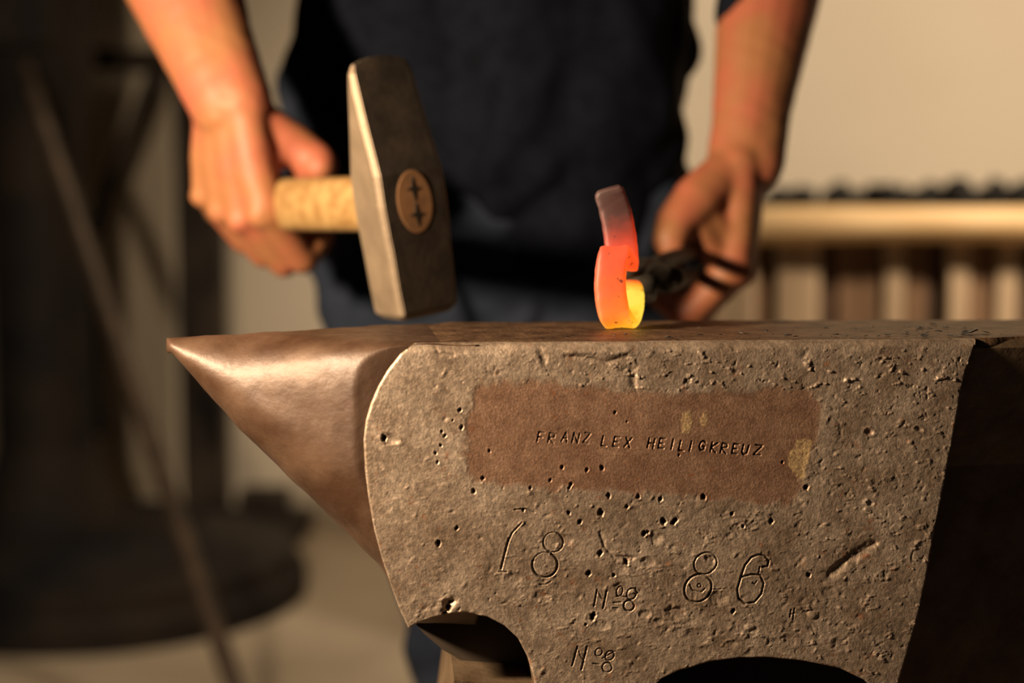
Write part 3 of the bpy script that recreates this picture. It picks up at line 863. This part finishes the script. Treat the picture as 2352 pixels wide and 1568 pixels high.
# ------------------------------------------------------------------ tongs
P2 = at(1612, 598, 1.10)
tdir = (P2 - T0).normalized()
tside = tdir.cross(Zd).normalized(); tup = tside.cross(tdir)
tongs = empty('tongs', T0 + tdir * 0.1)
tag(tongs, 'dark iron smith tongs gripping the glowing bar', 'tongs')
for sgn in (1, -1):
    jaw = [T0 + tdir * (-0.012) + tup * sgn * 0.0075, T0 + tdir * 0.02 + tup * sgn * 0.0078, T0 + tdir * 0.045 + tup * sgn * 0.0105, T0 + tdir * 0.07 + tup * sgn * 0.006 + tside * sgn * 0.003, T0 + tdir * 0.09 + tside * sgn * 0.004]
    tube('jaw', jaw, [(.006, .003), (.007, .0034), (.0075, .004), (.0075, .005), (.008, .0055)], M['tongs'], tongs)
    rein = [T0 + tdir * 0.088 + tside * sgn * 0.004, T0 + tdir * 0.11 - tup * sgn * 0.006 + tside * sgn * 0.003, T0 + tdir * 0.16 - tup * sgn * 0.009, T0 + tdir * 0.26 - tup * sgn * 0.0085, P2 - tup * sgn * 0.008, P2 + tdir * 0.1 - tup * sgn * 0.009, P2 + tdir * 0.22 - tup * sgn * 0.012 + Vector((0.0, 0, -0.02))]
    tube('rein', rein, [.008, .0065, .0055, .005, .005, .005, .0045], M['tongs'], tongs)
bm = bmesh.new()
capsule(bm, T0 + tdir * 0.088 - tside * 0.012, T0 + tdir * 0.088 + tside * 0.012, 0.0065, 0.0065)
from_bm('rivet', bm, M['tongs'], tongs, True)

# ------------------------------------------------------------------ the smith
person = empty('person', (-0.02, 1.34, 0))
tag(person, 'smith in a dark navy work shirt and blue jeans with hammer and tongs', 'person')

def hand(bm, O, a, n, d, mir_thumb=1.0, grip_r=0.016, thumb='along'):
    """closed fist; O wrist centre, a towards the thumb side, n out of the back of the hand, d wrist to knuckles. The grip axis runs along a at (n=-.030, d=.075)"""
    def p(A_, N_, D_): return O + a * A_ + n * N_ + d * D_
    k = grip_r / 0.016
    fing = [(0.0335, 0.080, 0.0125, 1.0), (0.0110, 0.084, 0.0122, 1.05), (-0.0115, 0.077, 0.0115, 0.98), (-0.0320, 0.066, 0.0105, 0.84)]
    wr = [(0.016, 0.004), (0.006, 0.007), (-0.006, 0.006), (-0.016, 0.002)]
    for (fa, fd, r, L), (wa, wn) in zip(fing, wr):
        mcp = p(fa, -0.004, fd)
        # metacarpal: back of the hand
        chain(bm, [p(wa, wn - 0.006, 0.0), p((wa + fa) / 2, wn * 0.4 - 0.003, fd * 0.55), mcp], [0.017, 0.0158, r * 1.15])
        dx = fd - 0.080
        pip = p(fa * 0.95, -0.024 - 0.016 * L * k, 0.117 + dx * 0.9)
        dip = p(fa * 0.90, -0.048 - 0.014 * k, 0.100 + dx * 0.7)
        tipp = p(fa * 0.88, -0.046 - 0.008 * k, 0.069 + dx * 0.5)
        tip2 = p(fa * 0.88, -0.036 - 0.004 * k, 0.056 + dx * 0.5)
        chain(bm, [mcp, pip, dip, tipp, tip2], [r * 1.08, r * 0.98, r * 0.90, r * 0.84, r * 0.70])
        ellipsoid(bm, mcp + n * 0.0055 + d * 0.001, (r * 0.92,) * 3)
    rot = Matrix((a, n, d)).transposed()
    ellipsoid(bm, p(0.0, -0.006, 0.044), (0.040, 0.0185, 0.048), rot)
    # palm heel and thumb ball
    chain(bm, [p(0.010, -0.014, 0.012), p(0.004, -0.017, 0.045)], [0.016, 0.012])
    chain(bm, [p(-0.022, -0.012, 0.010), p(-0.030, -0.012, 0.055)], [0.014, 0.012])
    # thumb lies along the top of the shaft, apart from the back of the hand
    if thumb == 'along':
        chain(bm, [p(0.012, -0.012, 0.008), p(0.028, -0.038, 0.030), p(0.040, -0.047, 0.041), p(0.048, -0.046, 0.045), p(0.052, -0.043, 0.047)], [0.017, 0.0180, 0.0160, 0.0155, 0.0125])
        capsule(bm, p(0.026, -0.010, 0.050), p(0.026, -0.026, 0.034), 0.010, 0.012)
    else:
        chain(bm, [p(0.016, -0.012, 0.008), p(0.040, -0.030, 0.028), p(0.056, -0.042, 0.044), p(0.066, -0.046, 0.056), p(0.070, -0.044, 0.062)], [0.019, 0.0200, 0.0170, 0.0145, 0.0115])
        capsule(bm, p(0.030, -0.008, 0.060), p(0.040, -0.026, 0.036), 0.012, 0.015)
        capsule(bm, p(0.032, -0.012, 0.074), p(0.046, -0.030, 0.050), 0.012, 0.014)

bm = bmesh.new()
# right hand on the hammer (left in the picture)
PH = HC + hd * 0.250 + Vector((0, 0, -0.0012))
aR = Matrix.Rotation(R(20), 3, 'Z') @ -hd; dR = Vector((0.02, 0.03, -1)); dR = (dR - aR * dR.dot(aR)).normalized(); nR = dR.cross(aR).normalized()
OR = PH - dR * 0.075 + nR * 0.031
hand(bm, OR, aR, nR, dR, grip_r=0.0165)
elbowR = at(300, -390, 1.18)
mid = OR.lerp(elbowR, 0.30)
chain(bm, [OR + nR * -0.004, OR.lerp(elbowR, 0.10) , mid, OR.lerp(elbowR, 0.62) + Vector((-0.004, 0, 0)), elbowR], [0.030, 0.032, 0.041, 0.051, 0.046])
capsule(bm, OR + aR * 0.012 - nR * 0.004, mid + aR * 0.010, 0.024, 0.032); capsule(bm, OR - aR * 0.013 - nR * 0.004, mid - aR * 0.010, 0.023, 0.030)
shR = Vector((-0.205, 1.36, 1.42))
chain(bm, [elbowR, elbowR.lerp(shR, 0.5), shR], [0.045, 0.054, 0.062])
# left hand on the tongs (right in the picture)
aL = -tdir; dL = Vector((-0.02, -0.05, -0.99)); dL = (dL - aL * dL.dot(aL)).normalized(); nL = aL.cross(dL).normalized()
OL = P2 - dL * 0.075 + nL * 0.031
hand(bm, OL, aL, nL, dL, grip_r=0.0135, thumb='wrap')
elbowL = at(1812, -320, 1.22)
midl = OL.lerp(elbowL, 0.32)
chain(bm, [OL, OL.lerp(elbowL, 0.12), midl, OL.lerp(elbowL, 0.65), elbowL], [0.027, 0.030, 0.036, 0.046, 0.044])
capsule(bm, OL + nL * 0.008, midl, 0.024, 0.031); capsule(bm, OL - nL * 0.006 + aL * 0.004, midl, 0.023, 0.030)
shL = Vector((0.175, 1.36, 1.42))
chain(bm, [elbowL, elbowL.lerp(shL, 0.5), shL], [0.045, 0.054, 0.062])
# trunk, neck, head, legs
BX = -0.015
for sx, sh in ((-1, shR), (1, shL)):
    capsule(bm, sh, (BX + sx * 0.07, 1.37, 1.44), 0.06, 0.075)
    chain(bm, [(BX + sx * 0.08, 1.36, 1.36), (BX + sx * 0.075, 1.35, 1.12), (BX + sx * 0.08, 1.34, 0.92)], [0.10, 0.088, 0.10])
chain(bm, [(BX, 1.37, 1.44), (BX, 1.345, 1.56)], [0.065, 0.056])
HD = Vector((BX, 1.315, 1.635))
ellipsoid(bm, HD + Vector((0, 0.022, 0.03)), (0.076, 0.094, 0.092))
ellipsoid(bm, HD + Vector((0, -0.018, -0.03)), (0.062, 0.068, 0.082))
ellipsoid(bm, HD + Vector((0, -0.092, -0.018)), (0.013, 0.016, 0.020)); capsule(bm, HD + Vector((0, -0.078, 0.02)), HD + Vector((0, -0.094, -0.015)), 0.008, 0.011)
ellipsoid(bm, HD + Vector((0, -0.060, -0.095)), (0.026, 0.022, 0.020))
ellipsoid(bm, HD + Vector((0, -0.066, 0.032)), (0.05, 0.018, 0.012))
for sx in (-1, 1): ellipsoid(bm, HD + Vector((sx * 0.078, 0.015, -0.01)), (0.009, 0.020, 0.033))
hipR, kneeR, ankR = Vector((BX - 0.116, 1.33, 0.88)), Vector((BX - 0.022, 1.27, 0.47)), Vector((BX + 0.015, 1.34, 0.09))
hipL, kneeL, ankL = Vector((BX + 0.082, 1.33, 0.88)), Vector((BX + 0.16, 1.26, 0.48)), Vector((BX + 0.20, 1.30, 0.09))
for h_, k_, a_ in ((hipR, kneeR, ankR), (hipL, kneeL, ankL)):
    chain(bm, [h_, k_, a_, a_ + Vector((0, -0.11, -0.05))], [0.082, 0.056, 0.038, 0.03])
body_me = remesh(bm, 0.0026, 9)
def skin_relief(co):
    return 0.0004 * np.sin(co[:, 0] * 210 + 2 * np.sin(co[:, 2] * 120)) * np.sin(co[:, 2] * 160 + co[:, 1] * 90) * 0.6
displace(body_me, skin_relief)
body_o = link('body', body_me, M['skin'], person, True)
# face details
for sx in (-1, 1):
    bm = bmesh.new(); ellipsoid(bm, HD + Vector((sx * 0.031, -0.073, 0.012)), (0.012, 0.010, 0.010)); eye_o = from_bm('eye', bm, M['eye'], person, True)
    bm = bmesh.new(); ellipsoid(bm, HD + Vector((sx * 0.031, -0.0815, 0.009)), (0.0052, 0.003, 0.0052)); iris_o = from_bm('iris', bm, M['iris'], None, True); iris_o.parent = eye_o
    bm = bmesh.new(); capsule(bm, HD + Vector((sx * 0.018, -0.084, 0.036)), HD + Vector((sx * 0.046, -0.072, 0.036)), 0.005, 0.003); from_bm('eyebrow', bm, M['hair'], person, True)
bm = bmesh.new(); ellipsoid(bm, HD + Vector((0, -0.080, -0.055)), (0.024, 0.009, 0.007)); from_bm('mouth', bm, M['lip'], person, True)
bm = bmesh.new(); ellipsoid(bm, HD + Vector((0, 0.032, 0.042)), (0.083, 0.096, 0.092)); ellipsoid(bm, HD + Vector((0, 0.055, -0.01)), (0.078, 0.07, 0.08))
link('hair', remesh(bm, 0.006, 2), M['hair'], person, True)
# thumb nails
def wrinkle(sc, amp, seed):
    def f(co):
        x, y, z = co[:, 0] * sc, co[:, 1] * sc, co[:, 2] * sc
        return amp * (np.sin(z * 1.0 + 2.2 * np.sin(x * 0.9 + seed) + y * 0.7) + 0.6 * np.sin(z * 2.1 - x * 1.7 + 1.5 * np.sin(y * 1.3 + x)) + 0.35 * np.sin(x * 3.1 + z * 1.2 + seed))
    return f
# work shirt
bm = bmesh.new()
for sx, sh, el in ((-1, shR, elbowR), (1, shL, elbowL)):
    capsule(bm, sh, (BX + sx * 0.07, 1.37, 1.44), 0.072, 0.088)
    chain(bm, [(BX + sx * 0.095, 1.365, 1.36), (BX + sx * 0.090, 1.345, 1.12), (BX + sx * (0.094 if sx < 0 else 0.084), 1.335, 0.97), (BX + sx * (0.100 if sx < 0 else 0.084), 1.328, 0.865)], [0.115, 0.100, 0.098, 0.094])
    ex = 0.86 if sx < 0 else 1.0
    chain(bm, [sh, sh.lerp(el, 0.5), sh.lerp(el, ex)], [0.073, 0.064, 0.060])
fl = elbowL.lerp(OL, 0.50) + Vector((-0.010, -0.006, 0))
chain(bm, [elbowL, fl], [0.058, 0.037])
capsule(bm, (BX, 1.29, 1.30), (BX + 0.02, 1.265, 0.885), 0.09, 0.085)
capsule(bm, (BX - 0.08, 1.30, 1.0), (BX - 0.075, 1.295, 0.885), 0.098, 0.102)
capsule(bm, (BX + 0.08, 1.30, 1.0), (BX + 0.075, 1.295, 0.885), 0.098, 0.102)
capsule(bm, (BX, 1.39, 1.40), (BX, 1.38, 0.885), 0.09, 0.09)
capsule(bm, (BX + 0.150, 1.31, 0.965), (BX + 0.135, 1.31, 0.90), 0.040, 0.02)
capsule(bm, (BX + 0.06, 1.285, 0.93), (BX + 0.08, 1.285, 0.80), 0.085, 0.078)
sme = remesh(bm, 0.006, 6)
displace(sme, wrinkle(34, 0.0032, 1.0))
shirt = link('shirt', sme, M['shirt'], person, True)
shirt['label'] = 'dark navy work shirt hanging over the hips'
# jeans
bm = bmesh.new()
for h_, k_, a_ in ((hipR, kneeR, ankR), (hipL, kneeL, ankL)):
    chain(bm, [h_ + Vector((0, 0, 0.06)), h_, h_.lerp(k_, 0.5), k_, k_.lerp(a_, 0.5), a_ + Vector((0, 0, 0.0))], [0.088, 0.094, 0.084, 0.070, 0.064, 0.058])
capsule(bm, hipR + Vector((0.03, 0, 0.02)), hipL + Vector((-0.04, 0, 0.02)), 0.09, 0.09)
capsule(bm, (BX - 0.03, 1.31, 0.84), (BX + 0.03, 1.31, 0.84), 0.085, 0.085)
capsule(bm, (BX, 1.32, 0.80), (BX + 0.01, 1.32, 0.70), 0.085, 0.075)
jme = remesh(bm, 0.005, 5)
displace(jme, wrinkle(52, 0.0034, 2.6))
jeans = link('jeans', jme, M['jeans'], person, True)
jeans['label'] = 'faded dark blue jeans with folds at the thighs'
for a_ in (ankR, ankL):
    bm = bmesh.new()
    chain(bm, [a_ + Vector((0, 0.01, 0.06)), a_ + Vector((0, 0.02, -0.035)), a_ + Vector((0, -0.09, -0.045)), a_ + Vector((0, -0.16, -0.052))], [0.052, 0.048, 0.045, 0.036])
    me = remesh(bm, 0.005, 4)
    n_ = len(me.vertices); co = np.empty(n_ * 3, np.float32); me.vertices.foreach_get('co', co); co = co.reshape(-1, 3); co[:, 2] = np.maximum(co[:, 2], 0.0); me.vertices.foreach_set('co', co.ravel()); me.update()
    link('boot', me, M['leather'], person, True)

# ------------------------------------------------------------------ coal bin on the right
BY = 2.2
def X_(px): return (px - 1176) / FPX * BY / cp
zb0 = at(2000, 560, BY).z; zb1 = at(2000, 480, BY).z
xbl, xbr = X_(1600), X_(2640)
binn = empty('coal_bin', ((xbl + xbr) / 2, BY + 0.3, 0))
tag(binn, 'wooden plank bin with a pale pine rail along its front', 'bin')
pts = []; rads = []
for i in range(13):
    t = i / 12
    pts.append(Vector((xbl + (xbr - xbl) * t, BY, (zb0 + zb1) / 2 + 0.002 * math.sin(5 * t) + 0.006 * t))); rads.append((0.030, (zb1 - zb0) / 2 * (1 + 0.04 * math.sin(9 * t))))
tube('rail', pts, rads, M['beam'], binn, 16)
planks = [(1548, 1600, 'a'), (1604, 1648, 'a'), (1650, 1693, 'a'), (1696, 1741, 'a'), (1744, 1770, 'b'), (1791, 1833, 'a'), (1835, 1889, 'a'), (1893, 1933, 'c'), (1935, 1981, 'b'), (1983, 2028, 'b'), (2041, 2087, 'a'), (2096, 2141, 'b'), (2143, 2184, 'c'),
          (2187, 2235, 'a'), (2237, 2291, 'b'), (2300, 2350, 'a'), (2353, 2400, 'c'), (2405, 2450, 'a'), (2455, 2500, 'b'), (2505, 2560, 'a'), (2565, 2620, 'b')]
for i, (x0, x1, k) in enumerate(planks):
    dy = {'a': 0.0, 'b': 0.012, 'c': 0.022}[k] + random.uniform(-.003, .003)
    c = ((X_(x0) + X_(x1)) / 2, BY + 0.035 + dy, (zb0 + 0.01) / 2)
    from_bm('plank', box_bm(c, (X_(x1) - X_(x0), 0.018, zb0 + 0.01), random.uniform(-.05, .05)), M['plank_' + k], binn, False, 0.002, 1)
from_bm('back_panel', box_bm(((xbl + xbr) / 2 - .02, BY + 0.62, 0.38), (xbr - xbl + 0.05, 0.02, 0.76)), M['plank_b'], binn)
for xx in (xbl - 0.03, xbr + 0.02):
    from_bm('side_panel', box_bm((xx, BY + 0.33, 0.38), (0.02, 0.58, 0.76)), M['plank_c'], binn)
from_bm('backing_board', box_bm(((xbl + xbr) / 2 - .02, BY + 0.085, 0.37), (xbr - xbl + 0.02, 0.02, 0.74)), M['plank_c'], binn)
# coal: individual lumps along the visible ridge, a bed beneath
bed = []
lumps = []
for v_ in range(3):
    bm = bmesh.new(); bmesh.ops.create_icosphere(bm, subdivisions=2, radius=1)
    for q in bm.verts: q.co *= 1 + 0.35 * mnoise.noise(q.co * 1.4 + Vector((v_ * 9, 0, 0)))
    me = bpy.data.meshes.new('coal_lump'); bm.to_mesh(me); bm.free(); me.materials.append(M['coal']); lumps.append(me)
bx0, bx1 = xbl + 0.0, xbr - 0.01
from_bm('coal_bed', box_bm(((bx0 + bx1) / 2, BY + 0.35, 0.798), (bx1 - bx0, 0.50, 0.06)), M['coal'], None)
tag(bpy.data.objects['coal_bed'], 'level bed of black coal fines inside the plank bin', 'coal', None, 'stuff')
placed = []
for i in range(900):
    if len(placed) >= 110: break
    t = random.random()
    x = bx0 + 0.03 + (bx1 - bx0 - 0.06) * t
    y = BY + 0.075 + abs(random.gauss(0, 0.13))
    if y > BY + 0.54: continue
    r = random.uniform(0.010, 0.022)
    if any((x - q[0]) ** 2 + (y - q[1]) ** 2 < (1.5 * (r + q[2])) ** 2 for q in placed): continue
    placed.append((x, y, r))
    o = bpy.data.objects.new('coal_lump', random.choice(lumps)); COL.objects.link(o)
    o.location = (x, y, 0.829 + r * (0.55 + 0.35 * t)); o.scale = (r * 1.2, r, r * (0.9 + 0.5 * t))
    o.rotation_euler = (random.uniform(-.3, .3), random.uniform(-.3, .3), random.uniform(0, 6))
    tag(o, 'black lump of coal lying on top of the plank bin', 'coal', 'coal lumps on the plank bin')

# ------------------------------------------------------------------ dark iron machinery on the left
MY = 2.91
mach = empty('machine_stand', (-0.86, MY, 0))
tag(mach, 'black iron machine column on a wide round cast base', 'machine')
def lathe(name, c, prof, m, parent, n=48, sy=1.0):
    V = []; F = []
    for r, z in prof:
        for k in range(n):
            th = 2 * math.pi * k / n
            V.append((c[0] + r * math.cos(th), c[1] + r * sy * math.sin(th), z))
    for i in range(len(prof) - 1):
        for k in range(n): F.append((i * n + k, i * n + (k + 1) % n, (i + 1) * n + (k + 1) % n, (i + 1) * n + k))
    F.append(tuple(range(n))[::-1]); F.append(tuple((len(prof) - 1) * n + k for k in range(n)))
    return link(name, mesh(name, V, F), m, parent)
lathe('round_base', (-0.86, MY), [(0.42, 0.0), (0.42, 0.05), (0.40, 0.065), (0.40, 0.10), (0.30, 0.12), (0.22, 0.16)], M['machine'], mach)
lathe('column', (-0.99, MY + 0.02), [(0.16, 0.14), (0.13, 0.22), (0.10, 0.32), (0.095, 1.0), (0.12, 1.1), (0.12, 1.5)], M['machine'], mach, 32)
from_bm('gear_case', box_bm((-1.06, MY - 0.02, 1.3), (0.30, 0.3, 0.34)), M['machine'], mach, False, 0.02)
from_bm('side_plate', box_bm((-1.22, MY - 0.1, 0.62), (0.20, 0.2, 1.0)), M['machine'], mach, False, 0.015)

RY = 3.40
rack = empty('steel_frame', (-0.68, RY, 0))
tag(rack, 'blackened steel frame with upright post, crossbar and diagonal brace', 'frame')
def bar(name, p, q, w_, d_, parent, m):
    p, q = Vector(p), Vector(q); L = (q - p).length
    M4 = Matrix.Translation((p + q) / 2) @ (q - p).to_track_quat('Z', 'Y').to_matrix().to_4x4() @ Matrix.Diagonal((w_, d_, L, 1))
    bm = bmesh.new(); bmesh.ops.create_cube(bm, size=1, matrix=M4)
    return from_bm(name, bm, m, parent, False, 0.004)
pp = at(467, 700, RY)
bar('post', (pp.x, RY, 0.02), (pp.x, RY, 1.18), 0.105, 0.095, rack, M['steel_dark'])
bar('crossbar', at(-80, 128, RY), at(420, 140, RY), 0.05, 0.05, rack, M['steel_dark'])
bar('brace', at(372, 145, RY + 0.05), at(205, 560, RY + 0.05), 0.05, 0.04, rack, M['steel_dark'])
bar('brace', at(205, 560, RY + 0.05), at(240, 1000, RY + 0.05), 0.04, 0.04, rack, M['steel_dark'])
from_bm('foot_plate', box_bm((pp.x + 0.07, RY + 0.06, 0.03), (0.34, 0.16, 0.06)), M['steel_dark'], rack, False, 0.006)
from_bm('foot_block', box_bm((pp.x + 0.13, RY + 0.06, 0.09), (0.12, 0.1, 0.06)), M['steel_dark'], rack, False, 0.006)

ra_ = at(55, 150, 2.72); rb_ = at(560, 1640, 2.0); rb_.z = max(rb_.z, 0)
dirr = (rb_ - ra_).normalized(); rb_ = ra_ + dirr * ((ra_.z - 0.012) / -dirr.z)
o = tube('iron_bar', [ra_ + (rb_ - ra_) * (i / 8) for i in range(9)], 0.0155, M['rod'])
tag(o, 'long thin iron bar leaning against the black machine column', 'bar')

# ------------------------------------------------------------------ loose scale on the anvil top
flm = []
for v_ in range(4):
    bm = bmesh.new()
    n = random.randint(5, 8); top_ = []; bot_ = []
    for k in range(n):
        th = 2 * math.pi * k / n + random.uniform(-.25, .25); r = random.uniform(.55, 1.1)
        z = random.uniform(-.1, .35)
        top_.append(bm.verts.new((r * math.cos(th), r * 0.7 * math.sin(th), z + .12))); bot_.append(bm.verts.new((r * math.cos(th), r * 0.7 * math.sin(th), z)))
    ct = bm.verts.new((0, 0, .2)); cb = bm.verts.new((0, 0, .05))
    for k in range(n):
        k2 = (k + 1) % n
        bm.faces.new((ct, top_[k], top_[k2])); bm.faces.new((cb, bot_[k2], bot_[k])); bm.faces.new((top_[k], bot_[k], bot_[k2], top_[k2]))
    bmesh.ops.recalc_face_normals(bm, faces=bm.faces)
    me = bpy.data.meshes.new('scale_flake'); bm.to_mesh(me); bm.free(); me.materials.append(M['flake']); flm.append(me)
def flake(u, v, r, label, group=None, rx=0.0, sc=(1, 1, 1)):
    o = bpy.data.objects.new('scale_flake', random.choice(flm)); COL.objects.link(o)
    o.location = fr(u, v, 0.0010); o.scale = (r * sc[0], r * sc[1], r * sc[2])
    o.rotation_euler = (rx, random.uniform(-.15, .15), random.uniform(0, 6.28))
    tag(o, label, 'scale flake', group)
    return o
for i in range(64):
    u = uw(1300, 780)[0] + (uTR + 0.02 - uw(1300, 780)[0]) * random.random() ** 0.6
    v = 0.008 + 0.075 * random.random() ** 1.4
    flake(u, v, random.uniform(0.0008, 0.0026), 'tiny dark flake of forge scale lying on the anvil top', 'forge scale flakes on the anvil')
bf = flake(uw(2268, 742)[0], 0.022, 0.0058, 'largest curled black scale flake at the heel end of the anvil top', None, 0.0, (1.2, 0.8, 1.0))
bf.rotation_euler = (0.05, -0.2, 0.3)
